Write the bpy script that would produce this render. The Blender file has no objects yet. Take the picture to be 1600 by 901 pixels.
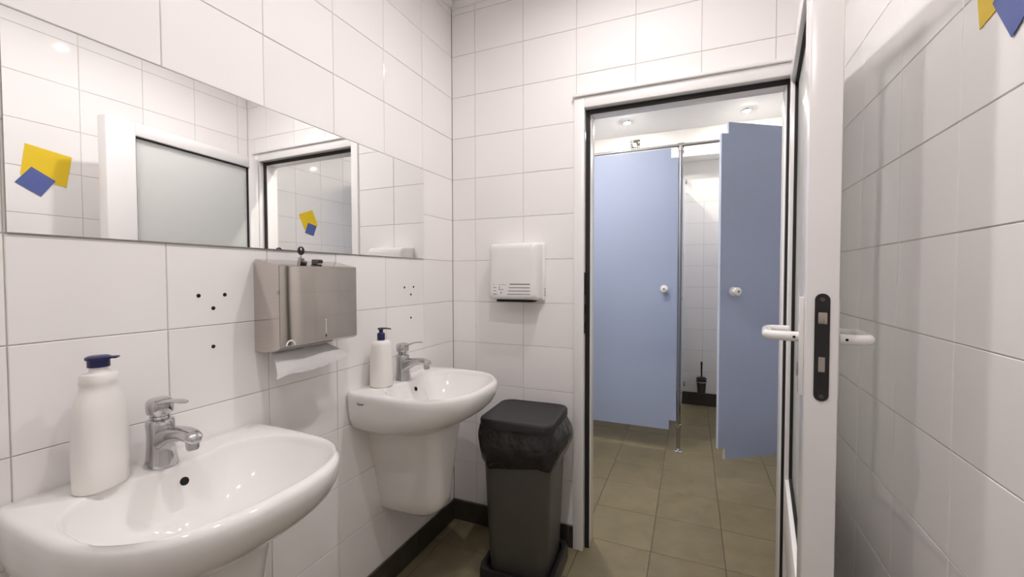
import bpy, bmesh, math, random
from mathutils import Matrix, Vector
random.seed(7)
S = bpy.context.scene
C = S.collection

# ------------------------------------------------------------------ camera
FPX = 662.46
YAW, PITCH, ROLL = -0.40106, -0.02808, -0.00164
cam_data = bpy.data.cameras.new('camera')
cam_data.sensor_width = 36.0
cam_data.lens = FPX / 1600 * 36.0
cam_data.clip_start = 0.01
cam = bpy.data.objects.new('camera', cam_data)
C.objects.link(cam)
fw = Vector((math.sin(YAW) * math.cos(PITCH), math.cos(YAW) * math.cos(PITCH), math.sin(PITCH)))
r0 = Vector((math.cos(YAW), -math.sin(YAW), 0))
u0 = r0.cross(fw)
rt = r0 * math.cos(ROLL) + u0 * math.sin(ROLL)
up = u0 * math.cos(ROLL) - r0 * math.sin(ROLL)
m = Matrix((rt, up, -fw)).transposed().to_4x4()
m.translation = Vector((1.1007, -1.8382, 1.2217))
cam.matrix_world = m
S.camera = cam

# ------------------------------------------------------------------ world, exposure
w = bpy.data.worlds.new('world')
S.world = w
w.use_nodes = True
w.node_tree.nodes['Background'].inputs[0].default_value = (0.8, 0.8, 0.8, 1)
w.node_tree.nodes['Background'].inputs[1].default_value = 0.05
S.view_settings.view_transform = 'Standard'
S.view_settings.look = 'None'
S.view_settings.exposure = 0.0
S.view_settings.gamma = 1.0
S.view_settings.use_curve_mapping = False
S.cycles.sample_clamp_indirect = 12.0
S.cycles.use_light_tree = False
S.cycles.caustics_reflective = False
S.cycles.max_bounces = 9
S.cycles.diffuse_bounces = 6
S.cycles.glossy_bounces = 5
LAMP_WASH = 1060.0      # radiance of the washroom lamps
LAMP_WC = 2700.0        # lamp in front of the cubicles
LAMP_STALL = 1050.0      # lamps above the cubicles
LAMP_COL = (1.0, 0.955, 0.955)
LAMP_COL_WC = (1.0, 0.95, 0.87)

# ------------------------------------------------------------------ dimensions
AL = -0.01192          # left wall is not quite square to the door wall
BE = -0.01489          # right wall likewise
W = 1.5544
H = 2.55
YF = -2.75             # wall behind the camera
GJ = 0.0019            # joint width

# ------------------------------------------------------------------ materials
MATS = {}
def mat(name, col, rough=0.5, metal=0.0, bump=0.0, bscale=20.0, var=0.0, vscale=8.0, spec=0.5, coat=0.0,
        trans=0.0, emit=None, strength=0.0, stretch=None, objvar=0.0, ior=1.45, rvar=0.0, detail=4, translucent=0.0):
    if name in MATS:
        return MATS[name]
    M = bpy.data.materials.new(name)
    M.use_nodes = True
    nt = M.node_tree
    b = nt.nodes['Principled BSDF']
    b.inputs['Base Color'].default_value = (*col, 1)
    b.inputs['Roughness'].default_value = rough
    b.inputs['Metallic'].default_value = metal
    b.inputs['Specular IOR Level'].default_value = spec
    b.inputs['Coat Weight'].default_value = coat
    b.inputs['Coat Roughness'].default_value = 0.05
    b.inputs['Transmission Weight'].default_value = trans
    b.inputs['IOR'].default_value = ior
    if emit:
        b.inputs['Emission Color'].default_value = (*emit, 1)
        b.inputs['Emission Strength'].default_value = strength
    tc = nt.nodes.new('ShaderNodeTexCoord')
    src = tc.outputs['Object']
    if objvar or bump:
        oi = nt.nodes.new('ShaderNodeObjectInfo')
        ad = nt.nodes.new('ShaderNodeVectorMath'); ad.operation = 'MULTIPLY_ADD'
        nt.links.new(oi.outputs['Random'], ad.inputs[0])
        ad.inputs[1].default_value = (37.0, 53.0, 71.0)
        nt.links.new(src, ad.inputs[2])
        src = ad.outputs[0]
    if stretch:
        mp = nt.nodes.new('ShaderNodeMapping')
        mp.inputs['Scale'].default_value = stretch
        nt.links.new(src, mp.inputs['Vector'])
        src = mp.outputs[0]
    if var:
        nz = nt.nodes.new('ShaderNodeTexNoise')
        nz.inputs['Scale'].default_value = vscale
        nz.inputs['Detail'].default_value = detail
        nt.links.new(src, nz.inputs['Vector'])
        mr = nt.nodes.new('ShaderNodeMapRange')
        mr.inputs['From Min'].default_value = 0.25; mr.inputs['From Max'].default_value = 0.75
        mr.inputs['To Min'].default_value = 1 - var; mr.inputs['To Max'].default_value = 1 + var
        nt.links.new(nz.outputs['Fac'], mr.inputs['Value'])
        fac = mr.outputs[0]
        if objvar:
            m2 = nt.nodes.new('ShaderNodeMapRange')
            m2.inputs['To Min'].default_value = 1 - objvar; m2.inputs['To Max'].default_value = 1 + objvar
            nt.links.new(oi.outputs['Random'], m2.inputs['Value'])
            mu = nt.nodes.new('ShaderNodeMath'); mu.operation = 'MULTIPLY'
            nt.links.new(fac, mu.inputs[0]); nt.links.new(m2.outputs[0], mu.inputs[1])
            fac = mu.outputs[0]
        vm = nt.nodes.new('ShaderNodeVectorMath'); vm.operation = 'SCALE'
        vm.inputs[0].default_value = col
        nt.links.new(fac, vm.inputs['Scale'])
        nt.links.new(vm.outputs[0], b.inputs['Base Color'])
    if rvar:
        nr = nt.nodes.new('ShaderNodeTexNoise'); nr.inputs['Scale'].default_value = 60
        nt.links.new(src, nr.inputs['Vector'])
        m3 = nt.nodes.new('ShaderNodeMapRange')
        m3.inputs['To Min'].default_value = max(0.02, rough - rvar); m3.inputs['To Max'].default_value = rough + rvar
        nt.links.new(nr.outputs['Fac'], m3.inputs['Value'])
        nt.links.new(m3.outputs[0], b.inputs['Roughness'])
    if bump:
        nb = nt.nodes.new('ShaderNodeTexNoise')
        nb.inputs['Scale'].default_value = bscale
        nb.inputs['Detail'].default_value = min(2, detail)
        nt.links.new(src, nb.inputs['Vector'])
        bp = nt.nodes.new('ShaderNodeBump')
        bp.inputs['Strength'].default_value = 1.0
        bp.inputs['Distance'].default_value = bump
        nt.links.new(nb.outputs['Fac'], bp.inputs['Height'])
        nt.links.new(bp.outputs[0], b.inputs['Normal'])
    if translucent:
        tr = nt.nodes.new('ShaderNodeBsdfTranslucent')
        tr.inputs['Color'].default_value = (min(1, col[0] * 1.18), min(1, col[1] * 1.18), min(1, col[2] * 1.18), 1)
        mx = nt.nodes.new('ShaderNodeMixShader')
        mx.inputs[0].default_value = translucent
        nt.links.new(b.outputs[0], mx.inputs[1]); nt.links.new(tr.outputs[0], mx.inputs[2])
        nt.links.new(mx.outputs[0], nt.nodes['Material Output'].inputs['Surface'])
    MATS[name] = M
    return M

TILE = mat('white_glazed_tile', (0.895, 0.87, 0.86), rough=0.04, bump=0.00025, bscale=7, var=0.012, vscale=3, objvar=0.012, detail=0)
GROUT = mat('wall_grout', (0.56, 0.51, 0.46), rough=0.9, var=0.15, vscale=14)
GROUT2 = mat('floor_grout', (0.10, 0.085, 0.065), rough=0.9, var=0.2, vscale=14)
FTILE = mat('brown_floor_tile', (0.20, 0.168, 0.098), rough=0.42, bump=0.0006, bscale=60, var=0.16, vscale=9, objvar=0.06, rvar=0.08)
SKIRT = mat('dark_skirting_tile', (0.055, 0.045, 0.036), rough=0.30, var=0.2, vscale=20, objvar=0.1)
PAINT = mat('ceiling_paint', (0.87, 0.86, 0.85), rough=0.75, var=0.02, vscale=3)
PAINT2 = mat('bulkhead_paint', (0.84, 0.82, 0.79), rough=0.7, var=0.02, vscale=3)
CERAM = mat('sanitary_ceramic', (0.84, 0.825, 0.805), rough=0.07, var=0.006, vscale=2, coat=0.3)
CHROME = mat('chrome', (0.60, 0.60, 0.61), rough=0.06, metal=1.0, var=0.03, vscale=30)
STEELF = mat('polished_steel', (0.56, 0.52, 0.48), rough=0.05, metal=1.0, var=0.04, vscale=20, bump=0.0004, bscale=5, detail=0)
STEEL = mat('brushed_steel', (0.60, 0.56, 0.52), rough=0.14, metal=1.0, var=0.05, vscale=30, stretch=(1, 1, 18), bump=0.00004, bscale=50)
MIRROR = mat('mirror_silver', (0.95, 0.955, 0.95), rough=0.0, metal=1.0)
MIRREDGE = mat('mirror_edge', (0.36, 0.38, 0.35), rough=0.2)
PVC = mat('white_pvc', (0.87, 0.85, 0.84), rough=0.22, var=0.01, vscale=5)
PVC2 = mat('white_enamel', (0.86, 0.845, 0.835), rough=0.18, var=0.01, vscale=5)
GASKET = mat('black_rubber', (0.012, 0.011, 0.011), rough=0.55, var=0.1)
BLACK = mat('black_plastic', (0.017, 0.016, 0.017), rough=0.28, var=0.1, vscale=40)
BLACKM = mat('black_matt_plastic', (0.022, 0.020, 0.021), rough=0.45, var=0.1, vscale=60, bump=0.0002, bscale=400)
GREYBIN = mat('dark_grey_metallic_plastic', (0.105, 0.098, 0.090), rough=0.36, metal=0.35, var=0.05, vscale=10)
BAG = mat('black_bin_liner', (0.020, 0.017, 0.016), rough=0.2, var=0.2, vscale=12, bump=0.012, bscale=16)
FROST = mat('frosted_glass', (0.87, 0.89, 0.865), rough=0.14, var=0.01, vscale=3, translucent=0.56)
BLUE = mat('blue_laminate', (0.36, 0.425, 0.60), rough=0.34, var=0.05, vscale=160, objvar=0.01)
BLUEEDGE = mat('pale_blue_edging', (0.52, 0.58, 0.72), rough=0.35)
CREAMEDGE = mat('white_edging', (0.74, 0.71, 0.64), rough=0.4)
BOTTLE = mat('white_bottle_plastic', (0.86, 0.835, 0.80), rough=0.30, var=0.01, vscale=6)
NAVY = mat('navy_plastic', (0.014, 0.018, 0.085), rough=0.30, var=0.05)
PAPER = mat('white_paper', (0.85, 0.84, 0.83), rough=0.85, var=0.02, vscale=60)
YELLOW = mat('yellow_sticker', (0.80, 0.56, 0.02), rough=0.35, var=0.03)
STBLUE = mat('blue_sticker', (0.095, 0.13, 0.36), rough=0.35, var=0.03)
INK = mat('grey_print', (0.16, 0.15, 0.16), rough=0.5)
DARK = mat('dark_cavity', (0.006, 0.006, 0.006), rough=0.8)
BRASS = mat('lock_steel', (0.45, 0.41, 0.36), rough=0.3, metal=1.0)
GUN = mat('dark_steel', (0.13, 0.12, 0.115), rough=0.28, metal=0.9)
VENT = mat('vent_plastic', (0.80, 0.78, 0.72), rough=0.5)
VENTD = mat('vent_dark_slots', (0.10, 0.09, 0.075), rough=0.7)

# ------------------------------------------------------------------ helpers
def tag(o, label=None, cat=None, group=None, kind=None):
    if label: o['label'] = label
    if cat: o['category'] = cat
    if group: o['group'] = group
    if kind: o['kind'] = kind
    return o

def empty(name, loc=(0, 0, 0), rz=0.0, label=None, cat=None, group=None, kind=None):
    o = bpy.data.objects.new(name, None)
    o.empty_display_size = 0.05
    C.objects.link(o)
    o.location = loc
    o.rotation_euler = (0, 0, rz)
    return tag(o, label, cat, group, kind)

def link(name, me, parent=None, material=None, loc=None, rot=None):
    o = bpy.data.objects.new(name, me)
    C.objects.link(o)
    if parent: o.parent = parent
    if material and not me.materials: me.materials.append(material)
    if loc is not None: o.location = loc
    if rot is not None: o.rotation_euler = rot
    return o

def obj(name, bm, material, parent=None, smooth=None, loc=None, rot=None):
    """bmesh -> one mesh object; smooth = auto-smooth angle in degrees"""
    bmesh.ops.recalc_face_normals(bm, faces=bm.faces)
    me = bpy.data.meshes.new(name)
    if smooth is not None:
        lim = math.radians(smooth)
        for f in bm.faces: f.smooth = True
        for e in bm.edges:
            e.smooth = not (len(e.link_faces) == 2 and e.calc_face_angle(0) > lim)
    bm.to_mesh(me); bm.free()
    return link(name, me, parent, material, loc, rot)

def box(bm, a, b):
    v = [bm.verts.new((x, y, z)) for x in (a[0], b[0]) for y in (a[1], b[1]) for z in (a[2], b[2])]
    for f in ((0, 1, 3, 2), (4, 6, 7, 5), (0, 4, 5, 1), (2, 3, 7, 6), (0, 2, 6, 4), (1, 5, 7, 3)):
        bm.faces.new([v[i] for i in f])
    return v

def bx(a, b, bev=0.0, seg=2):
    bm = bmesh.new()
    box(bm, a, b)
    if bev:
        bmesh.ops.bevel(bm, geom=bm.edges[:] + bm.verts[:], offset=bev, segments=seg, profile=0.5, affect='EDGES')
    return bm

def loft(bm, loops, cap0=True, cap1=True, closed=True):
    rings = [[bm.verts.new(p) for p in L] for L in loops]
    n = len(rings[0])
    for a, b in zip(rings[:-1], rings[1:]):
        for i in range(n if closed else n - 1):
            j = (i + 1) % n
            bm.faces.new((a[i], a[j], b[j], b[i]))
    if cap0: bm.faces.new(rings[0][::-1])
    if cap1: bm.faces.new(rings[-1])
    return rings

def ring(c, rx, ry, n=24, ax='z', p=2.0):
    out = []
    for i in range(n):
        t = 2 * math.pi * i / n
        a, b = math.cos(t), math.sin(t)
        if p != 2.0:
            a = math.copysign(abs(a) ** (2 / p), a); b = math.copysign(abs(b) ** (2 / p), b)
        a *= rx; b *= ry
        out.append({'z': (c[0] + a, c[1] + b, c[2]), 'x': (c[0], c[1] + a, c[2] + b), 'y': (c[0] + a, c[1], c[2] + b)}[ax])
    return out

def cyl(bm, p0, p1, r, n=16, r1=None):
    p0, p1 = Vector(p0), Vector(p1)
    d = (p1 - p0).normalized()
    a = d.orthogonal().normalized(); b = d.cross(a)
    r1 = r if r1 is None else r1
    L = [[c + (a * math.cos(2 * math.pi * i / n) + b * math.sin(2 * math.pi * i / n)) * q for i in range(n)] for c, q in ((p0, r), (p1, r1))]
    loft(bm, L)

def tube(bm, pts, r, n=12, flat=1.0, rs=None, caps=True):
    """sweep a circle along pts; parallel transport"""
    P = [Vector(p) for p in pts]
    T = []
    for i in range(len(P)):
        T.append((P[min(i + 1, len(P) - 1)] - P[max(i - 1, 0)]).normalized())
    a = Vector((0, 0, 1)) if abs(T[0].z) < 0.9 else Vector((0, 1, 0))
    loops = []
    for i, (p, t) in enumerate(zip(P, T)):
        a = (a - t * a.dot(t)).normalized()
        b = t.cross(a)
        q = rs[i] if rs else r
        loops.append([p + a * (math.sin(2 * math.pi * k / n) * q * flat) + b * (math.cos(2 * math.pi * k / n) * q) for k in range(n)])
    loft(bm, loops, caps, caps)

def arc(c, r, a0, a1, n, plane='xy'):
    out = []
    for i in range(n + 1):
        t = a0 + (a1 - a0) * i / n
        p, q = r * math.cos(t), r * math.sin(t)
        out.append({'xy': (c[0] + p, c[1] + q, c[2]), 'xz': (c[0] + p, c[1], c[2] + q)}[plane])
    return out

def rect_loop(x0, x1, y0, y1, r, z, n=5):
    out = []
    for cx, cy, a in ((x1 - r, y1 - r, 0), (x0 + r, y1 - r, 90), (x0 + r, y0 + r, 180), (x1 - r, y0 + r, 270)):
        for i in range(n + 1):
            t = math.radians(a + 90 * i / n)
            out.append((cx + r * math.cos(t), cy + r * math.sin(t), z))
    return out

# ------------------------------------------------------------------ tiled surfaces
TCACHE = {}
def tile_mesh(wd, ht, matl, th=0.006, ch=0.0012):
    k = (round(wd, 4), round(ht, 4), matl.name)
    if k in TCACHE: return TCACHE[k]
    bm = bmesh.new()
    L = [[(0, -th, 0), (wd, -th, 0), (wd, -th, ht), (0, -th, ht)],
         [(0, -ch, 0), (wd, -ch, 0), (wd, -ch, ht), (0, -ch, ht)],
         [(ch, 0, ch), (wd - ch, 0, ch), (wd - ch, 0, ht - ch), (ch, 0, ht - ch)]]
    loft(bm, L, cap0=False)
    bmesh.ops.recalc_face_normals(bm, faces=bm.faces)
    me = bpy.data.meshes.new('tile')
    bm.to_mesh(me); bm.free()
    me.materials.append(matl)
    TCACHE[k] = me
    return me

def sub_rect(r, h):
    """r minus h, as rectangles (x0,x1,z0,z1)"""
    x0, x1, z0, z1 = r
    a0, a1, b0, b1 = h
    if a0 >= x1 or a1 <= x0 or b0 >= z1 or b1 <= z0: return [r]
    out = []
    if x0 < a0: out.append((x0, a0, z0, z1))
    if x1 > a1: out.append((a1, x1, z0, z1))
    m0, m1 = max(x0, a0), min(x1, a1)
    if z1 > b1: out.append((m0, m1, b1, z1))
    if z0 < b0: out.append((m0, m1, z0, b0))
    return out

def tiles(parent, xs, zs, hole=None, matl=None, name='tile', jit=0.0012, gj=GJ):
    matl = matl or TILE
    for x0, x1 in zip(xs[:-1], xs[1:]):
        for z0, z1 in zip(zs[:-1], zs[1:]):
            rs = [(x0, x1, z0, z1)]
            if hole: rs = sub_rect(rs[0], hole)
            for a, b, c, d in rs:
                wd, ht = b - a - gj, d - c - gj
                if wd < 0.008 or ht < 0.008: continue
                o = bpy.data.objects.new(name, tile_mesh(wd, ht, matl))
                C.objects.link(o)
                o.parent = parent
                o.location = (a + gj / 2, random.uniform(-.0002, .0002), c + gj / 2)
                o.rotation_euler = (random.gauss(0, jit) * .5, 0, random.gauss(0, jit))

def grid(a, b, first, step):
    v = [a]
    x = first
    while x < b - 1e-6:
        if x > a + 1e-6: v.append(x)
        x += step
    v.append(b)
    return v

def wall(name, origin, normal, boxes, material, rz=None):
    """wall frame: local X along the wall, local +Y out into the room, Z up; boxes = (x0,x1,z0,z1,depth)"""
    o_rz = (math.atan2(normal[1], normal[0]) - math.pi / 2) if rz is None else rz
    bm = bmesh.new()
    for x0, x1, z0, z1, dp in boxes:
        box(bm, (x0, -dp, z0), (x1, -0.0022, z1))
    o = obj(name, bm, material, loc=origin, rot=(0, 0, o_rz))
    return tag(o, kind='structure')

ZROWS = [0.1 + 0.2 * i for i in range(13)] + [H]
LLEN = 2.80
# left wall: local X = distance from the corner towards the camera
nL = (math.cos(AL), math.sin(AL))
wl = wall('wall_left', (0, 0, 0), nL, [(0, LLEN, 0, H, 0.1)], GROUT)
tag(wl, 'white glazed tile wall behind the washbasins and mirror')
tiles(wl, grid(0.0, LLEN, 0.2481, 0.25), ZROWS)
# right wall: local X = +y from the corner, so the wall lies at negative X
nR = (-math.cos(BE), -math.sin(BE))
wr = wall('wall_right', (W, 0, 0), nR, [(-LLEN, 0, 0, H, 0.1)], GROUT)
tag(wr, 'white glazed tile wall behind the open door')
tiles(wr, grid(-LLEN, 0.0, -0.8143 - 0.25 * 8, 0.25), ZROWS)
# door wall: local X = -x
FX0, FX1, FZ1 = 0.620, 1.485, 2.0          # outside of the door frame
wb = wall('wall_back', (0, 0, 0), (0, -1), [(-FX0, 0, 0, H, 0.10), (-W - .02, -FX1, 0, H, 0.10), (-FX1, -FX0, FZ1, H, 0.10)], GROUT)
tag(wb, 'white glazed tile wall around the doorway')
xb = [-v for v in grid(0.0, W, 0.1281, 0.25)][::-1]
tiles(wb, xb, ZROWS, hole=(-FX1, -0.6281, -1, FZ1))
# wall behind the camera
wf = wall('wall_front', (0, YF, 0), (0, 1), [(-0.1, W + 0.05, 0, H, 0.1)], GROUT)
tag(wf, 'white tile wall opposite the doorway')
tiles(wf, grid(-0.1, W + 0.05, 0.12, 0.25), ZROWS)

# toilet room
TX0, TX1, TY0, TY1 = 0.10, 1.90, 0.10, 2.53
wtr = wall('wall_toilet_right', (TX1, 0, 0), (-1, 0), [(TY0, TY1, 0, H, 0.08)], GROUT)
tag(wtr, 'white tile side wall of the toilet room')
tiles(wtr, grid(TY0, TY1, 0.124, 0.25), ZROWS)
wtl = wall('wall_toilet_left', (TX0, 0, 0), (1, 0), [(-TY1, -TY0, 0, H, 0.08)], GROUT)
tag(wtl, 'white tile far left wall of the toilet room')
tiles(wtl, [-v for v in grid(TY0, TY1, 0.124, 0.25)][::-1], ZROWS)
wtb = wall('wall_toilet_back', (0, TY1, 0), (0, -1), [(-TX1, -TX0, 0, H, 0.08)], GROUT)
obj('painted_band', bx((-TX1, -.0021, 1.921), (-TX0, -.0003, H)), PAINT2, wtb)
tag(wtb, 'white wall behind the cubicles, tiled below and painted above')
tiles(wtb, [-v for v in grid(TX0, TX1, 0.20, 0.25)][::-1], [0.12 + 0.2 * i for i in range(10)])
# toilet side of the door wall
wtf = bmesh.new()
box(wtf, (TX0 - .08, 0.1005, 0), (FX0, 0.105, H)); box(wtf, (FX1, 0.1005, 0), (TX1 + .08, 0.105, H)); box(wtf, (FX0, 0.1005, FZ1), (FX1, 0.105, H))
box(wtf, (W - .04, 0.002, 0), (TX1 + .08, 0.1, H))
tag(obj('wall_toilet_front', wtf, PAINT), 'plain wall on the toilet side of the doorway', kind='structure')

# ceilings
cb = bmesh.new(); box(cb, (-0.15, YF - .1, H), (W + .1, 0.05, H + .08))
tag(obj('ceiling', cb, PAINT), 'flat white painted ceiling of the washroom', kind='structure')
cb = bmesh.new(); box(cb, (TX0 - .08, 0.05, H), (TX1 + .08, TY1 + .08, H + .08))
tag(obj('ceiling_toilet', cb, PAINT), 'flat white painted ceiling of the toilet room', kind='structure')
# small white cove where tiles meet the washroom ceiling
cv = bmesh.new(); box(cv, (0.003, -0.022, H - .02), (W - .003, -0.001, H - .0005))
tag(obj('trim_1', cv, PVC), 'narrow white cove strip under the ceiling above the doorway', kind='structure')
cv = bmesh.new(); box(cv, (0.001, -LLEN + .06, H - .02), (0.022, -0.024, H - .0005))
o = obj('trim_2', cv, PVC, rot=(0, 0, AL)); tag(o, 'narrow white cove strip under the ceiling above the mirror', kind='structure')

# floor
fb = bmesh.new(); box(fb, (-0.15, YF - .1, -0.06), (TX1 + .08, TY1 + .08, -0.0025))
flo = tag(obj('floor', fb, GROUT2), 'olive brown square floor tiles', kind='structure')
def floor_tiles(x0, x1, y0, y1):
    xs = grid(x0, x1, 0.943 - 0.3 * 6, 0.3); ys = grid(y0, y1, 0.105 - 0.3 * 12, 0.3)
    g = 0.003
    for a, b in zip(xs[:-1], xs[1:]):
        for c, d in zip(ys[:-1], ys[1:]):
            wd, ht = b - a - g, d - c - g
            if wd < .008 or ht < .008: continue
            o = bpy.data.objects.new('floor_tile', tile_mesh(wd, ht, FTILE))
            C.objects.link(o); o.parent = flo
            o.location = (a + g / 2, d - g / 2, random.uniform(-.0003, .0003))
            o.rotation_euler = (math.pi / 2 + random.gauss(0, .0008), random.gauss(0, .0008), 0)
# rotating by +90 deg about X sends local +Y to +Z and local +Z to -Y
floor_tiles(-0.08, W, YF, 0.105)
floor_tiles(TX0, TX1, 0.105, TY1)

# skirting tiles
def skirting(name, label, origin, normal, runs, ht=0.1):
    bm = bmesh.new()
    for a, b in runs: box(bm, (a, 0.0005, 0), (b, 0.006, ht - .003))
    rz = math.atan2(normal[1], normal[0]) - math.pi / 2
    o = tag(obj(name, bm, GROUT2, loc=origin, rot=(0, 0, rz)), label, kind='structure')
    for a, b in runs:
        xs = grid(a, b, a + 0.3 if b > 0 else b - 0.3 * int((b - a) / .3), 0.3)
        for p, q in zip(xs[:-1], xs[1:]):
            if q - p < .01: continue
            t = bpy.data.objects.new('skirting_tile', tile_mesh(q - p - .002, ht - .001, SKIRT))
            C.objects.link(t); t.parent = o; t.location = (p + .001, 0.009, 0)
skirting('baseboard_left', 'dark brown skirting tiles below the washbasin wall', (0, 0, 0), nL, [(0.01, LLEN)])
skirting('baseboard_back', 'dark brown skirting tiles beside the doorway', (0, 0, 0), (0, -1), [(-FX0, -0.0)])
skirting('baseboard_right', 'dark brown skirting tiles behind the open door', (W, 0, 0), nR, [(-LLEN, -0.01)])
skirting('baseboard_toilet_back', 'dark brown skirting tiles at the back of the cubicles', (0, TY1, 0), (0, -1), [(-TX1, -TX0)], 0.12)
skirting('baseboard_toilet_right', 'dark brown skirting tiles along the toilet room side wall', (TX1, 0, 0), (-1, 0), [(TY0, TY1 - .01)])

# bulkhead over the cubicles
bm = bx((TX0, 2.33, 2.30), (TX1, TY1 - .001, H - .0005), 0.002, 1)
tag(obj('trim_3', bm, PAINT2), 'white boxed bulkhead under the toilet room ceiling', kind='structure')

# ------------------------------------------------------------------ door frame
fr = tag(empty('trim_4', (0, 0, 0)), 'white plastic door frame with black rubber seal', kind='structure')
def frame_ring(y0, y1, x0, x1, z1, wd, bev):
    """left jamb, right jamb, head as three boards"""
    return [((x0, y0, 0), (x0 + wd, y1, z1)), ((x1 - wd, y0, 0), (x1, y1, z1)), ((x0 + wd, y0, z1 - wd), (x1 - wd, y1, z1))]
for a, b in frame_ring(-0.012, 0.03, FX0, FX1, FZ1 - .004, 0.046, 0):
    obj('frame_board', bx(a, b, 0.003), PVC, fr, smooth=40)
for a, b in frame_ring(0.0305, 0.10, FX0 + .02, FX1 - .02, FZ1 - .02, 0.0475, 0):
    obj('frame_stop', bx(a, b, 0.002), PVC, fr, smooth=40)
for a, b in frame_ring(0.0205, 0.0303, FX0 + .0465, FX1 - .0465, FZ1 - .0505, 0.0185, 0):
    obj('seal', bx(a, b, 0.001, 1), GASKET, fr)
obj('cap_strip', bx((FX0 - .004, -0.024, FZ1 - .003), (FX1 + .006, -0.0005, FZ1 + .010), 0.003), PVC, fr, smooth=40)
sp = obj('strike_plate', bx((FX0 + .0455, -0.004, 0.97), (FX0 + .0485, 0.018, 1.24), 0.001, 1), BLACK, fr)
obj('strike_slot', bx((FX0 + .048, 0.001, 1.10), (FX0 + .0495, 0.012, 1.14)), BRASS, sp)
obj('strike_slot', bx((FX0 + .048, 0.001, 1.02), (FX0 + .0495, 0.012, 1.05)), BRASS, sp)

# ------------------------------------------------------------------ open door leaf
A2, B2 = Vector((1.314, -0.815)), Vector((1.42, -0.025))
dl = (A2 - B2)
LL = dl.length
door = tag(empty('door_1', (B2.x, B2.y, 0), math.atan2(dl.y, dl.x)), 'white framed door with frosted glass, standing open by the right wall', kind='structure')
T = 0.055
ZT = 1.955; ZB = 0.012
LS, HS = 0.120, 0.062       # latch stile, hinge stile
def bd(name, a, b, m=PVC, bev=0.004, par=door): return obj(name, bx(a, b, bev), m, par, smooth=40)
bd('latch_stile', (LL - LS, 0, ZB), (LL, T, ZT))
bd('hinge_stile', (0, 0, ZB), (HS, T, ZT))
bd('top_rail', (HS, 0, ZT - .062), (LL - LS, T, ZT))
bd('middle_rail', (HS, 0, 0.30), (LL - LS, T, 0.50))
bd('bottom_rail', (HS, 0, ZB), (LL - LS, T, 0.13))
gx0, gx1 = HS, LL - LS
for z0, z1, nm, mt in ((0.50, ZT - .062, 'glass_pane', FROST), (0.13, 0.30, 'glass_pane', FROST)):
    obj(nm, bx((gx0, 0.022, z0), (gx1, 0.032, z1)), mt, door)
    for yy in (0.012, 0.0325):
        for a, b in (((gx0 + .0005, yy, z0 + .007), (gx0 + .007, yy + .0095, z1 - .007)), ((gx1 - .007, yy, z0 + .007), (gx1 - .0005, yy + .0095, z1 - .007)),
                     ((gx0 + .0005, yy, z1 - .007), (gx1 - .0005, yy + .0095, z1 - .0005)), ((gx0 + .0005, yy, z0 + .0005), (gx1 - .0005, yy + .0095, z0 + .007))):
            obj('gasket', bx(a, b), GASKET, door)
# lock face on the latch edge
LZ0, LZ1 = 0.971, 1.187
def capsule_plate(bm, x0, x1, cy, hw, z0, z1, n=10):
    lo = [(cy + hw * math.cos(math.pi + math.pi * i / n), z0 + hw + hw * math.sin(math.pi + math.pi * i / n)) for i in range(n + 1)]
    hi = [(cy + hw * math.cos(math.pi * i / n), z1 - hw + hw * math.sin(math.pi * i / n)) for i in range(n + 1)]
    P = lo + hi
    loft(bm, [[(x0, y, z) for y, z in P], [(x1, y, z) for y, z in P]])
bm = bmesh.new(); capsule_plate(bm, LL - .001, LL + .0025, 0.0275, 0.0125, LZ0, LZ1)
lp = obj('lock_plate', bm, BLACK, door)
obj('latch', bx((LL + .0026, 0.020, 1.126), (LL + .011, 0.035, 1.150), 0.002), BRASS, lp, smooth=40)
obj('deadbolt', bx((LL + .0026, 0.022, 1.030), (LL + .0045, 0.033, 1.060), 0.0006, 1), BRASS, lp)
for z in (LZ0 + .010, LZ1 - .012):
    bm = bmesh.new(); cyl(bm, (LL + .0024, .0275, z), (LL + .0036, .0275, z), .0042)
    obj('screw', bm, GUN, lp, smooth=40)
# long handle back plates and levers
for s, y0 in ((-1, 0.0), (1, T)):
    hp = obj('handle_plate', bx((LL - .062, y0 - (.009 if s < 0 else 0), 0.972), (LL - .026, y0 + (.004 if s > 0 else 0), 1.178), 0.0018), PVC2, door, smooth=40)
    oo = .047 if s < 0 else .037
    yo = y0 + s * (oo + .019)
    hx = LL - .044
    pts = [(hx, y0 + s * .006, 1.093), (hx, y0 + s * oo, 1.093)] + [(hx - .019 + .019 * math.cos(t), y0 + s * oo + s * .019 * math.sin(t), 1.093) for t in (math.pi / 8 * k for k in range(1, 5))]
    pts += [(hx - .06, yo, 1.093), (hx - .105, yo, 1.093)] + [(hx - .105 - .019 * math.sin(t), yo - s * .019 * (1 - math.cos(t)), 1.093) for t in (math.pi / 8 * k for k in range(1, 5))]
    pts += [(hx - .124, y0 + s * .020, 1.093)]
    bm = bmesh.new(); tube(bm, pts, 0.0105, 14)
    lv = obj('lever', bm, PVC2, hp, smooth=50)
    bm = bmesh.new(); cyl(bm, (hx + .0095, y0 + s * .017, 1.093), (hx + .0112, y0 + s * .017, 1.093), .0028, 10)
    obj('grub_screw', bm, DARK, hp)
obj('keyhole_cover', bx((LL - .050, -.0115, 1.010), (LL - .038, -.0085, 1.040), 0.001, 1), BRASS, door)
# hinges
for z in (0.25, 1.0, 1.75):
    bm = bmesh.new(); cyl(bm, (-.008, T + .004, z - .05), (-.008, T + .004, z + .05), .008)
    obj('hinge', bm, PVC2, door, smooth=40)

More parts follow.
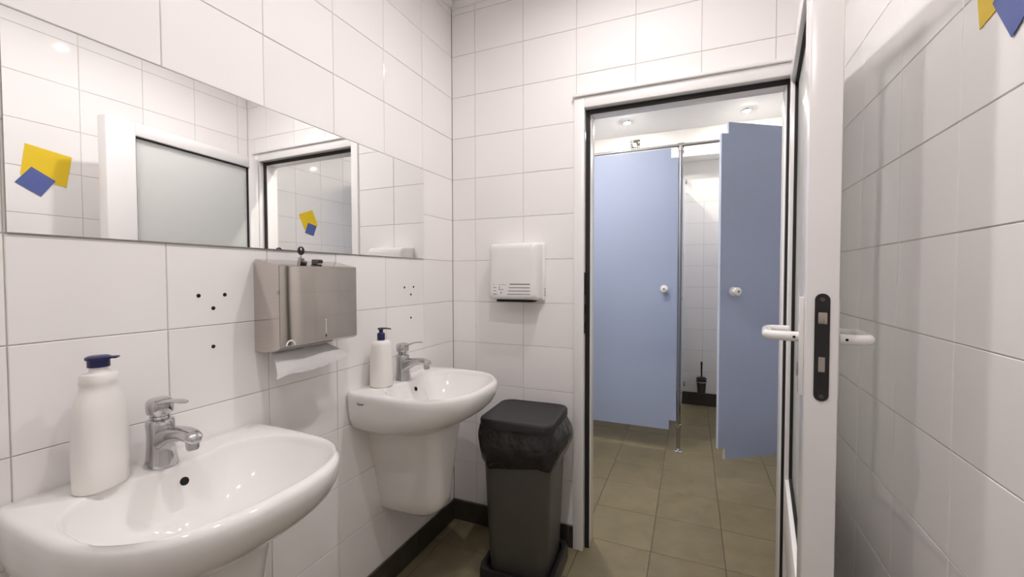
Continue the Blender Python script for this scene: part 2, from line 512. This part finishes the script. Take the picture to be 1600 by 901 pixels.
# ------------------------------------------------------------------ lamps
def lamp(x, y, label, dome, strength, group):
    t = empty('ceiling_lamp', (x, y, H), 0, label, 'lamp', group)
    bm = bmesh.new()
    prof = [(.0262, -.001), (.0275, -.0095), (.040, -.0105), (.046, -.0065), (.047, -.0003)]
    loft(bm, [ring((0, 0, z), r, r, 32) for r, z in prof], False, False)
    obj('trim_ring', bm, CHROME, t, smooth=50)
    bm = bmesh.new()
    bulb = ((.0255, -.001), (.0255, -.007), (.020, -.014), (.010, -.018)) if dome else ((.0255, -.001), (.0255, -.005), (.0235, -.0065))
    loft(bm, [ring((0, 0, z), r, r, 16) for r, z in bulb], True, True)
    lm = mat('lamp_glow_%d' % strength, (1, 1, 1), rough=.4, emit=LAMP_COL if y < 0 else LAMP_COL_WC, strength=strength)
    obj('bulb', bm, lm, t, smooth=60)
    return t
lamp(0.850, -0.600, 'recessed ceiling lamp above the space between basins and door', False, LAMP_WASH * 1.25, 'washroom ceiling lamps')
lamp(0.853, -1.240, 'recessed ceiling lamp above the nearer washbasin', False, LAMP_WASH, 'washroom ceiling lamps')
lamp(0.853, -1.880, 'recessed ceiling lamp directly above the viewer', False, LAMP_WASH * 0.72, 'washroom ceiling lamps')
lamp(0.575, 1.950, 'glowing ceiling lamp above the closed cubicle', True, LAMP_STALL, 'toilet room ceiling lamps')
lamp(1.492, 2.050, 'glowing ceiling lamp above the open cubicle', True, LAMP_STALL, 'toilet room ceiling lamps')
lamp(0.480, 0.440, 'ceiling lamp in front of the cubicle doors', False, LAMP_WC, 'toilet room ceiling lamps')

# ------------------------------------------------------------------ left wall fittings, in the wall's own frame
def LP(x, y, z=0.0):
    return (x * math.cos(AL) - y * math.sin(AL), x * math.sin(AL) + y * math.cos(AL), z)
def lthing(name, x, y, z, label, cat, group=None, rz=0.0):
    return empty(name, LP(x, y, z), AL + rz, label, cat, group)

# mirror
mi = lthing('wall_mirror', 0.0005, -0.8725, 1.302, 'long frameless rectangular mirror on the tiles above the basins', 'mirror')
obj('backing', bx((0, -.6225, 0), (.0042, .6225, .394)), MIRREDGE, mi)
obj('mirror_glass', bx((.0043, -.6225, 0), (.0052, .6225, .394)), MIRROR, mi)

# ---- washbasins
def bisect(fn, c, t):
    lo, hi = 0.0, 0.6
    for _ in range(40):
        mid = (lo + hi) / 2
        if fn(c[0] + mid * math.cos(t), c[1] + mid * math.sin(t)) < 1: lo = mid
        else: hi = mid
    return c[0] + lo * math.cos(t), c[1] + lo * math.sin(t)
BD, BWD = 0.434, 0.2470
def f_out(x, y):
    if x >= 0.16: return abs(y / BWD) ** 2.55 + abs((x - .16) / (BD - .16)) ** 2.55
    return max(abs(y / (BWD - .35 * max(0, .10 - x) ** 1.6)) , (0.16 - x) / .1595)
def f_in(x, y):
    back = 0.080 + 0.032 * math.exp(-(y / .085) ** 4)
    x0 = .255
    if x >= x0: return abs(y / (BWD - .030)) ** 2.45 + abs((x - x0) / (BD - .030 - x0)) ** 2.45
    return abs(y / (BWD - .030)) ** 2.45 + abs((x0 - x) / (x0 - back)) ** 3.2
NB = 120
ctr = (0.235, 0.0)
TH = [2 * math.pi * i / NB for i in range(NB)]
OUT = [bisect(f_out, ctr, t) for t in TH]
INN = [bisect(f_in, ctr, t) for t in TH]
def basin_mesh():
    bm = bmesh.new()
    loops = []
    def bowl(f, z):
        dr = (0.235, 0.0)
        return [(dr[0] + (p[0] - dr[0]) * f, dr[1] + (p[1] - dr[1]) * f, z) for p in INN]
    for f in (0.085, 0.2, 0.35, 0.5, 0.62, 0.72, 0.80, 0.87, 0.925, 0.965, 0.99):
        loops.append(bowl(f, -.128 + .118 * f ** 3.4))
    loops.append([(p[0], p[1], -.0055) for p in INN])
    def mix(k, z): return [(a[0] + (b[0] - a[0]) * k, a[1] + (b[1] - a[1]) * k, z) for a, b in zip(INN, OUT)]
    for p_off, z in ((.004, -.0018), (.009, 0.0)):
        L = []
        for a, b in zip(INN, OUT):
            d = math.hypot(b[0] - a[0], b[1] - a[1]) or 1
            k = min(p_off / d, .45)
            L.append((a[0] + (b[0] - a[0]) * k, a[1] + (b[1] - a[1]) * k, z))
        loops.append(L)
    for q, z in ((.014, 0.0005), (.007, -.002), (.002, -.007), (0.0, -.014)):
        L = []
        for a, b in zip(INN, OUT):
            d = math.hypot(b[0] - a[0], b[1] - a[1]) or 1
            k = max(1 - q / d, .5)
            L.append((a[0] + (b[0] - a[0]) * k, a[1] + (b[1] - a[1]) * k, z))
        loops.append(L)
    for sx, sy, z in ((1.0, 1.0, -.03), (.985, .995, -.05), (.95, .985, -.075), (.89, .965, -.10), (.80, .92, -.125), (.70, .84, -.143), (.58, .72, -.154), (.40, .5, -.160)):
        loops.append([(p[0] * sx, p[1] * sy, z) for p in OUT])
    loft(bm, loops, cap0=True, cap1=True)
    return bm

def shroud_mesh():
    bm = bmesh.new()
    loops = []
    n = 28
    for k in range(13):
        t = k / 12
        z = -.135 - (0.355) * t
        hw = .143 + (.064 - .143) * (t ** .85)      # half width at the wall
        fwid = .122 + (.062 - .122) * (t ** .8)    # half width in front
        dp = .278 + (.256 - .278) * t
        if t > .88:
            e = (t - .88) / .12
            s = math.sqrt(max(0, 1 - e * e)) * .10 + .90
            dp *= s; hw *= .97 + .03 * s; fwid *= s
        L = []
        r = .055
        pts = [(0.0, -hw)]
        pts += [(dp - r - .02, -fwid - .006)]
        for i in range(9):
            a = -math.pi / 2 + math.pi / 2 * i / 8
            pts.append((dp - r + r * math.cos(a), -fwid + r + r * math.sin(a)))
        for i in range(9):
            a = math.pi / 2 * i / 8
            pts.append((dp - r + r * math.cos(a), fwid - r + r * math.sin(a)))
        pts += [(dp - r - .02, fwid + .006), (0.0, hw)]
        loops.append([(x, y, z) for x, y in pts])
    L = loops[-1]
    loops.append([(x * .90, y * .88, z - .012) for x, y, z in L])
    loops.append([(x * .7, y * .7, z - .016) for x, y, z in L])
    loft(bm, loops)
    return bm

def basin(y, z, label, logo):
    t = lthing('washbasin', 0.0008, y, z, label, 'washbasin', 'wall-hung washbasins')
    obj('bowl', basin_mesh(), CERAM, t, smooth=75)
    obj('half_pedestal', shroud_mesh(), CERAM, t, smooth=50)
    # overflow
    bm = bmesh.new()
    o0 = Vector((.1207, 0, -.036)); nd = Vector((.94, 0, .34)).normalized()
    cyl(bm, o0 - nd * .004, o0 + nd * .0015, .0085, 20)
    ov = obj('overflow_hole', bm, DARK, t, smooth=40)
    bm = bmesh.new(); loft(bm, [ring((.235, 0, zz), r, r, 28) for r, zz in ((.012, -.1262), (.021, -.1255), (.0235, -.1272))], True, False)
    obj('drain', bm, CHROME, t, smooth=60)
    bm = bmesh.new(); cyl(bm, (.075, -.137, -.168), (.078, -.1425, -.168), .0065, 16)
    obj('fixing_hole', bm, DARK, t)
    if logo:
        # small grey script mark on the side of the basin
        lg = bmesh.new()
        pts = [(-.016, .002), (-.012, .007), (-.010, -.003), (-.007, .003), (-.003, .004), (-.002, -.002), (.001, .003), (.005, .003), (.006, -.002), (.010, .003), (.015, .005)]
        tube(lg, [(.075 + a, -BWD - .0002 + .0, -.036 + b) for a, b in pts], .0011, 6)
        obj('maker_mark', lg, INK, t)
    return t
YA, YB, ZB0 = -0.475, -1.287, 0.822
basin(YA, ZB0, 'white ceramic washbasin farther away, beside the waste bin', True)
basin(YB, ZB0, 'large white ceramic washbasin in the near left foreground', False)

# ---- faucets
def faucet(y, label, tilt):
    t = lthing('faucet', 0.077, y, ZB0 + .0006, label, 'faucet', 'single-lever basin faucets')
    bm = bmesh.new()
    loops = []
    for z, r, xo in ((0, .0265, 0), (.004, .0262, 0), (.02, .0235, -.001), (.045, .0218, -.002), (.07, .0215, -.002), (.088, .0225, -.003), (.096, .0215, -.003), (.099, .016, -.003)):
        loops.append(ring((xo, 0, z), r * 1.16, r * 1.12, 28))
    loft(bm, loops)
    obj('body', bm, CHROME, t, smooth=60)
    bm = bmesh.new()
    path = [(.000, .052, .021, .030), (.020, .060, .0205, .025), (.042, .069, .0195, .0185), (.065, .0755, .0185, .0145), (.088, .078, .0175, .0125), (.106, .0765, .0165, .0115), (.118, .073, .0145, .010), (.124, .070, .008, .006)]
    loops = []
    for x, z, hy, hz in path:
        loops.append([(x + .25 * hz * math.sin(2 * math.pi * i / 24) * 0, hy * math.copysign(abs(math.cos(2 * math.pi * i / 24)) ** .8, math.cos(2 * math.pi * i / 24)), z + hz * math.copysign(abs(math.sin(2 * math.pi * i / 24)) ** .8, math.sin(2 * math.pi * i / 24))) for i in range(24)])
    loft(bm, loops)
    obj('spout', bm, CHROME, t, smooth=60)
    bm = bmesh.new()
    cyl(bm, (.108, 0, .066), (.110, 0, .052), .0115, 20); cyl(bm, (.110, 0, .0522), (.1105, 0, .049), .0095, 20)
    obj('aerator', bm, CHROME, t, smooth=40)
    # cartridge neck and lever cap
    bm = bmesh.new()
    loft(bm, [ring((-.003, 0, z), r, r, 28) for z, r in ((.0995, .0175), (.105, .0180), (.106, .0160), (.110, .0165))])
    obj('cartridge_ring', bm, CHROME, t, smooth=40)
    bm = bmesh.new()
    loft(bm, [ring((-.003 + sh, 0, z), r, r * .98, 28) for z, r, sh in ((.1105, .0225, 0), (.114, .0240, 0), (.128, .0245, 0), (.136, .0235, 0), (.141, .019, 0.001), (.1435, .010, .002))])
    L = obj('lever_cap', bm, CHROME, t, smooth=60)
    bm = bmesh.new()
    loops = []
    for x, z, hy, hz in ((.004, .133, .017, .006), (.022, .136, .0155, .0055), (.036, .139 + tilt * .3, .0125, .0045), (.052, .1425 + tilt * .65, .0115, .0035), (.070, .144 + tilt, .0115, .003), (.084, .1435 + tilt * 1.1, .009, .0025), (.089, .143 + tilt * 1.1, .004, .0015)):
        loops.append([(x, hy * math.cos(2 * math.pi * i / 20), z + hz * math.sin(2 * math.pi * i / 20)) for i in range(20)])
    loft(bm, loops)
    obj('lever', bm, CHROME, L, smooth=60)
faucet(YA - .018, 'chrome single-lever faucet on the farther washbasin, beside a pump bottle', 0.006)
faucet(YB - .018, 'chrome single-lever faucet on the near washbasin in the foreground', 0.0)

# ---- soap bottles
t = lthing('soap_bottle', 0.078, -1.405, ZB0 + .0012, 'white oval soap bottle with navy flip cap on the near washbasin', 'bottle', None, 0.35)
bm = bmesh.new()
loft(bm, [ring((0, 0, z), rx, ry, 36, p=2.4) for z, rx, ry in ((0, .029, .043), (.003, .0305, .045), (.05, .0305, .0455), (.12, .030, .045), (.150, .029, .043), (.168, .027, .038), (.182, .0245, .0315), (.194, .0235, .0275), (.197, .0245, .0285), (.212, .0245, .028), (.2165, .0225, .026), (.218, .0135, .0135), (.230, .0130, .0130))])
obj('bottle_body', bm, BOTTLE, t, smooth=45)
bm = bmesh.new()
loft(bm, [ring((0, 0, z), r, r, 28) for z, r in ((.2285, .0165), (.242, .0165), (.2425, .0195), (.247, .0195), (.2495, .015))])
cp = obj('cap', bm, NAVY, t, smooth=40)
obj('cap_tab', bx((-.008, -.001, .2435), (.008, .030, .2475), .0018), NAVY, cp, smooth=40, rot=(0, 0, -1.1))

t = lthing('pump_bottle', 0.062, YA - .125, ZB0 + .0012, 'white tapered soap bottle with navy pump on the farther washbasin', 'bottle')
bm = bmesh.new()
loft(bm, [ring((0, 0, z), rx, ry, 36, p=2.3) for z, rx, ry in ((0, .036, .038), (.003, .038, .0405), (.06, .0375, .040), (.12, .0355, .0375), (.150, .0335, .035), (.160, .0315, .033), (.1655, .026, .027), (.167, .014, .014))])
obj('bottle_body', bm, BOTTLE, t, smooth=50)
bm = bmesh.new()
loft(bm, [ring((0, 0, z), r, r, 24) for z, r in ((.1675, .0135), (.169, .0142), (.192, .0138), (.1935, .0125), (.194, .0075), (.207, .0072))])
pc = obj('pump_collar', bm, NAVY, t, smooth=40)
bm = bmesh.new()
tube(bm, [(-.008, -.008, .2085), (0, 0, .2095), (.012, .012, .2095), (.020, .020, .208), (.025, .025, .2055)], .005, 10, flat=.6, rs=[.0065, .0068, .005, .0042, .0036])
obj('pump_nozzle', bm, BLACK, pc, smooth=50)

# ---- towel dispenser
D = lthing('towel_dispenser', 0.0008, -0.901, 1.015, 'stainless steel paper towel dispenser mounted below the mirror', 'towel dispenser')
prof = [(0, .002), (.0, .245), (.006, .2545), (.016, .256), (.100, .2375), (.100, .016), (.088, .009), (.045, .0)]
def extrude_prof(p, y0, y1):
    bm = bmesh.new()
    loft(bm, [[(a, y0, b) for a, b in p], [(a, y1, b) for a, b in p]])
    return bm
obj('housing', extrude_prof(prof, -.139, .139), STEEL, D)
obj('front_cover', bx((.1003, -.1385, .0185), (.1025, .1385, .2365), .0009, 1), STEELF, D)
# level slots
for i in range(7):
    obj('level_slot', bx((.1024, .012, .040 + i * .0062), (.1029, .0145, .0435 + i * .0062)), PAPER, D)
obj('level_slot', bx((.1024, .0115, .028), (.1029, .0150, .034)), DARK, D)
bm = bmesh.new(); tube(bm, [(.1024, -.108 + .013 * math.cos(a), .0195 + .013 * math.sin(a)) for a in (math.pi * k / 10 for k in range(11))], .0022, 8)
obj('finger_notch', bm, PAPER, D, smooth=60)
# lock barrel with key, and a hasp block
def top_z(x): return .256 - (x - .016) * (.0185 / .084)
bm = bmesh.new(); cyl(bm, (.048, -.028, .247), (.052, -.028, .262), .0085, 20)
lk = obj('lock_barrel', bm, CHROME, D, smooth=40)
obj('key_blade', bx((.050, -.0295, .262), (.0530, -.0265, .272)), BRASS, lk)
bm = bmesh.new()
KO, KI = [], []
for i in range(20):
    a = 2 * math.pi * i / 20
    KO.append((.0105 * math.cos(a), .0125 * math.sin(a)))
    KI.append((.0045 * math.cos(a), .003 + .0045 * math.sin(a)))
rings_ = [[(.0495, -.028 + y, .2835 + z) for y, z in KO], [(.0535, -.028 + y, .2835 + z) for y, z in KO], [(.0535, -.028 + y, .2855 + z) for y, z in KI], [(.0495, -.028 + y, .2855 + z) for y, z in KI]]
rr = loft(bm, rings_, False, False)
for i in range(20):
    j = (i + 1) % 20
    bm.faces.new((rr[3][i], rr[3][j], rr[0][j], rr[0][i]))
obj('key_head', bm, BLACK, lk, smooth=40)
bm = bmesh.new(); cyl(bm, (.070, -.036, .2445), (.0735, -.036, .2515), .009, 20)
obj('key_fob', bm, BLACK, D, smooth=40)
bm = bmesh.new(); cyl(bm, (.062, .018, .2535), (.062, .036, .2535), .0062, 18)
obj('hasp_pin', bm, BLACK, D, smooth=40)
obj('hasp_block', bx((.056, .004, .2455), (.068, .018, .2590), .001, 1), GUN, D)

# hanging paper towel
bm = bmesh.new()
nu, nv = 22, 8
g = []
for j in range(nv + 1):
    row = []
    for i in range(nu + 1):
        a = i / nu
        v = j / nv
        y = -.128 + .190 * a + .046 * v * a ** 1.5 - .026 * v * (1 - a)
        z = -.001 - .064 * v + .022 * v * a ** 2.2 + .007 * v * math.sin(a * 9.0) * (1 - a)
        x = .050 + .050 * math.sin(v * 1.5) + .006 * math.sin(a * 9.0 + 1) * v
        row.append(bm.verts.new((x, y, z)))
    g.append(row)
for j in range(nv):
    for i in range(nu):
        bm.faces.new((g[j][i], g[j][i + 1], g[j + 1][i + 1], g[j + 1][i]))
bmesh.ops.solidify(bm, geom=bm.faces[:], thickness=.0006)
o = obj('paper_towel', bm, PAPER, None, smooth=60, loc=LP(0.0008, -0.901, 1.015), rot=(0, 0, AL))
tag(o, 'white paper towel hanging out of the steel dispenser', 'paper towel')

# drilled holes in the tiles of the left wall (wall frame: X = distance from corner, Y = outwards)
for s, z in ((1.181, 1.176), (1.118, 1.176), (1.147, 1.143), (1.149, 1.046), (.383, 1.177), (.322, 1.178), (.340, 1.146), (.341, 1.047)):
    bm = bmesh.new()
    rr = loft(bm, [ring((s, y, z), r, r, 14, 'y') for y, r in ((.0002, .0050), (.0007, .0042), (.0008, .0030))], True, True)
    obj('drill_hole', bm, DARK, wl, smooth=40)

# ------------------------------------------------------------------ hand dryer on the door wall
hd = empty('hand_dryer', (0.3655, -0.0006, 1.112), 0, 'white plastic hand dryer on the tiles beside the doorway', 'hand dryer')
obj('back_plate', bx((-.120, -.022, 0), (.1235, 0, .262), .008, 3), PVC2, hd, smooth=50)
bm = bmesh.new()
loops = []
for y, ins, rr_ in ((-.0225, .001, .016), (-.060, .000, .017), (-.082, .003, .018), (-.094, .008, .020), (-.1005, .016, .022), (-.103, .028, .026)):
    L = rect_loop(-.122 + ins, .114 - ins * .8, .004 + ins * .8, .262 - ins, rr_, 0, 6)
    loops.append([(p[0], y, p[1]) for p in L])
loft(bm, loops)
obj('cover', bm, PVC2, hd, smooth=50)
obj('air_outlet', bx((-.085, -.085, -.004), (.090, -.025, .0055), .002, 1), DARK, hd)
for i in range(4):
    z = .030 + i * .0145
    obj('vent_line', bx((-.012 - .004 * (3 - i), -.1034, z), (.085, -.1020, z + (.0045 if i == 3 else .0028))), INK, hd)
    obj('vent_line', bx((-.092, -.1034, z), (-.092 + (.014 if i else .018) - (.010 if i == 3 else 0), -.1020, z + .0028)), INK, hd)
# pictogram: a hand outline and arrow, small caption line
obj('pictogram', bx((-.064, -.1034, .050), (-.0615, -.1020, .066)), INK, hd)
obj('pictogram', bx((-.064, -.1034, .050), (-.052, -.1020, .0522)), INK, hd)
obj('pictogram', bx((-.050, -.1034, .051), (-.042, -.1020, .0535)), INK, hd)
bm = bmesh.new()
loft(bm, [[(-.058, y, .040), (-.049, y, .040), (-.0535, y, .032)] for y in (-.1034, -.1020)])
obj('arrow_mark', bm, INK, hd)
obj('caption_line', bx((-.068, -.1034, .0725), (-.030, -.1020, .0738)), INK, hd)
for i in range(4):
    obj('side_slot', bx((.1225, -.019, .022 + i * .010), (.1243, -.006, .0255 + i * .010)), INK, hd)

# ------------------------------------------------------------------ pedal bin
bn = empty('pedal_bin', (0.468, -0.200, 0.0), 0.045, 'dark grey pedal bin with black lid beside the doorway', 'waste bin')
bm = bmesh.new()
loft(bm, [rect_loop(-.155 + i, .155 - i, -.165 + i, .15 - i, .045, z, 6) for i, z in ((.006, .0005), (.0, .006), (.0, .040), (.004, .062), (.014, .064), (.022, .058), (.024, .034))], True, True)
pan = obj('base', bm, BLACK, bn, smooth=45)
bm = bmesh.new()
loft(bm, [rect_loop(-hx, hx, -hy, hy - .004, r, z, 6) for hx, hy, r, z in ((.118, .122, .04, .036), (.122, .126, .042, .050), (.1395, .1445, .045, .50), (.142, .146, .045, .600))])
obj('body', bm, GREYBIN, bn, smooth=45)
# liner folded over the rim, with wrinkles
bm = bmesh.new()
loops = []
rs = random.Random(3)
NL = 72
ph = [rs.uniform(0, 6.28) for _ in range(6)]
for k in range(12):
    v = k / 11
    z = .628 - .150 * v
    base = rect_loop(-.1480, .1480, -.1520, .1480, .05, z, 17)
    L = []
    for i, p in enumerate(base):
        a = math.atan2(p[1], p[0])
        bul = .006 + .012 * math.sin(v * math.pi) + .006 * math.sin(5 * a + ph[0] + 3 * v) * (.3 + v) + .004 * math.sin(11 * a + ph[1] - 5 * v) + .003 * math.sin(19 * a + ph[2] + 9 * v) * v
        if math.cos(a - .1) > 0: bul += .016 * math.cos(a - .1) ** 2 * math.sin(min(1, v * 1.2) * math.pi)
        if k == 11: bul -= .004
        d = math.hypot(p[0], p[1])
        zz = z + (.012 * math.sin(3 * a + ph[3]) + .006 * math.sin(8 * a + ph[4]) - .016 * p[0] / .15 * 0) * v
        L.append((p[0] * (1 + bul / d), p[1] * (1 + bul / d), zz))
    loops.append(L)
inner = [(x * .965, y * .965, z + .004) for x, y, z in loops[-1]]
loops.append(inner)
loft(bm, loops, False, False)
obj('bin_liner', bm, BAG, bn, smooth=40)
bm = bmesh.new()
loft(bm, [rect_loop(-.153 + i, .153 - i, -.160 + i, .148 - i, .05 - i * .5, z, 7) for i, z in ((.004, .6285), (.0, .630), (.0, .655), (.003, .660), (.009, .6622), (.016, .660))], True, True)
lid = obj('lid', bm, BLACKM, bn, smooth=35)
bm = bmesh.new()
tube(bm, [(-.06, -.168, .022), (-.055, -.192, .018), (0, -.198, .017), (.055, -.192, .018), (.06, -.168, .022)], .008, 10, flat=.6)
obj('pedal', bm, BLACK, bn, smooth=50)

# ------------------------------------------------------------------ stickers
def flat_quad(name, parent_frame, pts, th, material, label, cat, off=0.0):
    """pts = (along, z) in a wall frame; the object sits on the wall surface"""
    origin, normal = parent_frame
    rz = math.atan2(normal[1], normal[0]) - math.pi / 2
    cx = sum(p[0] for p in pts) / 4; cz = sum(p[1] for p in pts) / 4
    R = Matrix.Rotation(rz, 3, 'Z')
    pos = Vector(origin) + R @ Vector((cx, off, cz))
    bm = bmesh.new()
    loft(bm, [[(x - cx, y, z - cz) for x, z in pts] for y in (0.0006, 0.0006 + th)])
    o = obj(name, bm, material, None, loc=pos, rot=(0, 0, rz))
    return tag(o, label, cat, 'wall sticker squares')
FRR = ((W, 0, 0), nR)
flat_quad('sticker_square', FRR, [(-.997, 1.800), (-.847, 1.776), (-.869, 1.633), (-1.014, 1.662)], .0012, YELLOW, 'large yellow square sticker high on the right wall, near camera', 'sticker')
flat_quad('sticker_square', FRR, [(-.980, 1.703), (-.905, 1.655), (-.953, 1.578), (-1.031, 1.628)], .0012, STBLUE, 'blue square sticker overlapping the large yellow one on the right wall', 'sticker', .0013)
FTR = ((TX1, 0, 0), (-1, 0))
flat_quad('sticker_square', FTR, [(.650, 1.735), (.782, 1.788), (.838, 1.664), (.704, 1.612)], .0012, YELLOW, 'yellow square sticker inside the toilet room, seen only in mirror', 'sticker')
flat_quad('sticker_square', FTR, [(.738, 1.675), (.824, 1.655), (.790, 1.568), (.706, 1.590)], .0012, STBLUE, 'small blue square sticker inside the toilet room, seen only in mirror', 'sticker', .0013)

# ------------------------------------------------------------------ cubicles
CY = 1.309
PX = 1.024
cf = empty('cubicle_support', (PX, CY, 0), 0, 'chrome post and head rail holding the toilet cubicle fronts', 'cubicle support')
bm = bmesh.new(); cyl(bm, (0, 0, .012), (0, 0, 2.118), .0135, 20)
obj('post', bm, mat('dull_chrome', (0.40, 0.41, 0.44), rough=0.12, metal=1.0), cf, smooth=40)
bm = bmesh.new(); loft(bm, [ring((0, 0, z), r, r, 24) for z, r in ((0.0003, .030), (.006, .030), (.010, .020), (.022, .016), (.024, .014))])
obj('foot', bm, CHROME, cf, smooth=40)
bm = bmesh.new(); loft(bm, [ring((0, 0, z), r, r, 24) for z, r in ((.172, .0138), (.174, .0185), (.192, .0185), (.194, .0138))], False, False)
obj('collar', bm, CHROME, cf, smooth=40)
bm = bmesh.new(); cyl(bm, (TX0 - PX + .002, 0, 2.118), (TX1 - PX - .002, 0, 2.118), .0105, 18)
obj('head_rail', bm, CHROME, cf, smooth=40)
bm = bmesh.new(); cyl(bm, (-.022, 0, 2.118), (.022, 0, 2.118), .0165, 20); cyl(bm, (0, 0, 2.118), (0, 0, 2.080), .0170, 20)
obj('tee_clamp', bm, CHROME, cf, smooth=40)
obj('tee_clamp', bx((.006, .010, 2.065), (.020, .030, 2.085), .003), CHROME, cf, smooth=40)

# partition between the cubicles
pt = empty('cubicle_partition', (PX, CY, 0), 0, 'thin pale partition panel between the two toilet cubicles', 'partition')
obj('panel', bx((-.009, .022, .20), (.009, TY1 - CY - .03, 2.04), .0015, 1), BLUEEDGE, pt)
obj('front_edge', bx((-.0055, .0185, .20), (.0155, .0218, 2.03), .001, 1), CREAMEDGE, pt)
for z in (.18, .40, 1.05, 1.93, 2.09):
    if z in (.18, 2.09): a, b = (.0095, TY1 - CY - .055, z), (.028, TY1 - CY - .012, z + .04)
    else: a, b = (-.004, .012, z), (.018, .03, z + .03)
    obj('wall_bracket', bx(a, b, .003), CHROME, pt, smooth=40)

def door_panel(wd, z0, z1, nx, nz):
    """door panel in its own frame: X from hinge (0) to free edge (wd), thickness in Y, notched free corners"""
    P = [(0, z0), (wd - nx, z0), (wd - nx, z0 + nz), (wd, z0 + nz), (wd, z1 - nz), (wd - nx, z1 - nz), (wd - nx, z1), (0, z1)]
    bm = bmesh.new()
    loft(bm, [[(x, y, z) for x, z in P] for y in (-.009, .009)])
    return bm
def knob(parent, x, z, side):
    """turning knob with rose; side = sign of local Y it sticks out on"""
    bm = bmesh.new()
    s = side
    loft(bm, [ring((x, s * y, z), r, r, 26, 'y') for y, r in ((.0092, .0265), (.0125, .0265), (.0145, .022), (.0150, .012), (.030, .011), (.034, .018), (.038, .0235), (.050, .0235), (.053, .020), (.0535, .006))])
    k = obj('door_knob', bm, PVC2, parent, smooth=45)
    bm = bmesh.new(); cyl(bm, (x, s * .0535, z), (x, s * .0545, z), .006, 16)
    obj('knob_disc', bm, INK, k)
    bm = bmesh.new(); cyl(bm, (x + .019, s * .0120, z), (x + .019, s * .0140, z), .0028, 10)
    obj('rose_screw', bm, INK, k)
# closed left door
DW = 0.745
ld = empty('cubicle_door', (1.007 - DW, CY, 0), 0, 'closed pale blue cubicle door left of the chrome post', 'door', 'blue cubicle doors')
obj('panel', door_panel(DW, .149, 2.102, .045, .066), BLUE, ld)
obj('edge_band', bx((DW + .0002, -.0088, .216), (DW + .0022, .0088, 2.035)), BLUE, ld)
knob(ld, .924 - (1.007 - DW), 1.134, -1)
for z in (.4, 1.9):
    bm = bmesh.new(); cyl(bm, (-.008, -.004, z - .04), (-.008, -.004, z + .04), .009)
    obj('hinge', bm, CHROME, ld, smooth=40)
# open right door, hinged at the right wall side
hx_, hy_ = 1.862, CY
fx_, fy_ = 1.247, 0.888
ang = math.atan2(fy_ - hy_, fx_ - hx_)
DR = math.hypot(fx_ - hx_, fy_ - hy_)
rd = empty('cubicle_door', (hx_, hy_, 0), ang, 'darker blue cubicle door standing ajar right of the chrome post', 'door', 'blue cubicle doors')
obj('panel', door_panel(DR, .149, 2.105, .045, .066), BLUE, rd)
obj('edge_band', bx((DR + .0002, -.0088, .216), (DR + .0022, .0088, 2.038)), BLUEEDGE, rd)
obj('edge_band', bx((DR - .0448, -.0088, 2.041), (DR - .0428, .0088, 2.103)), BLUEEDGE, rd)
obj('edge_band', bx((DR - .0448, -.0088, .150), (DR - .0428, .0088, .213)), CREAMEDGE, rd)
# with the local X axis pointing from hinge to free edge, local +Y faces the viewer
knob(rd, DR - .085, 1.134, 1)
for z in (.4, 1.9):
    bm = bmesh.new(); cyl(bm, (-.008, -.004, z - .04), (-.008, -.004, z + .04), .009)
    obj('hinge', bm, CHROME, rd, smooth=40)
# hinge pilasters left and right
for x0, x1, lb in ((TX0 + .002, 1.007 - DW - .022, 'narrow blue cubicle front panel at the far left wall'), (1.878, TX1 - .002, 'narrow blue cubicle front panel against the right wall')):
    bm = bx((x0, CY - .009, .15), (x1, CY + .009, 2.10), .001, 1)
    tag(obj('cubicle_pilaster', bm, BLUE), lb, 'panel')

# toilet brush on the stall's back wall
tb = empty('toilet_brush', (1.192, 2.462, 0.135), 0, 'dark steel toilet brush in a wall-mounted cup inside the open cubicle', 'toilet brush')
bm = bmesh.new()
loft(bm, [ring((0, 0, z), r, r, 24) for z, r in ((0, .028), (.004, .033), (.09, .040), (.128, .043), (.130, .046), (.136, .046), (.137, .040))])
obj('cup', bm, GUN, tb, smooth=40)
bm = bmesh.new(); loft(bm, [ring((0, 0, z), r, r, 24) for z, r in ((.1372, .042), (.141, .043), (.146, .038), (.149, .010))])
obj('cup_lid', bm, BLACK, tb, smooth=40)
bm = bmesh.new(); tube(bm, [(0, 0, .148), (0, 0, .20), (0, 0, .285), (0, 0, .293)], .009, 14, rs=[.006, .007, .009, .006])
obj('handle', bm, BLACK, tb, smooth=40)
bm = bmesh.new(); tube(bm, arc((0, 0, .105), .046, math.radians(-220), math.radians(40), 18), .004, 8)
bk = obj('holder_ring', bm, CHROME, tb, smooth=60)
obj('wall_mount', bx((-.02, .044, .085), (.02, TY1 - 2.462 - .0008, .125), .003), CHROME, tb, smooth=40)

# vent grille on the bulkhead
vg = empty('vent_grille', (0.594, 2.3292, 2.457), 0, 'small square ventilation grille on the white bulkhead above the cubicles', 'vent')
VW = .047
obj('cover_plate', bx((-.090, -.006, -.056), (.078, 0, .060), .002, 1), VENT, vg)
obj('grille_plate', bx((-VW, -.0085, -VW), (VW, -.0062, VW), .001, 1), VENTD, vg)
bm = bmesh.new(); loft(bm, [ring((0, y, 0), .020, .020, 20, 'y') for y in (-.0086, -.0120)])
obj('centre_boss', bm, VENT, vg, smooth=40)
rv = random.Random(5)
for i in range(5):
    for j in range(5):
        if (i, j) == (2, 2) or rv.random() < .3: continue
        cx, cz = (i - 2) * .0185, (j - 2) * .0185
        if math.hypot(cx, cz) < .023: continue
        obj('grille_slat', bx((cx - .0062, -.0108, cz - .0062), (cx + .0062, -.0086, cz + .0062)), VENT, vg)
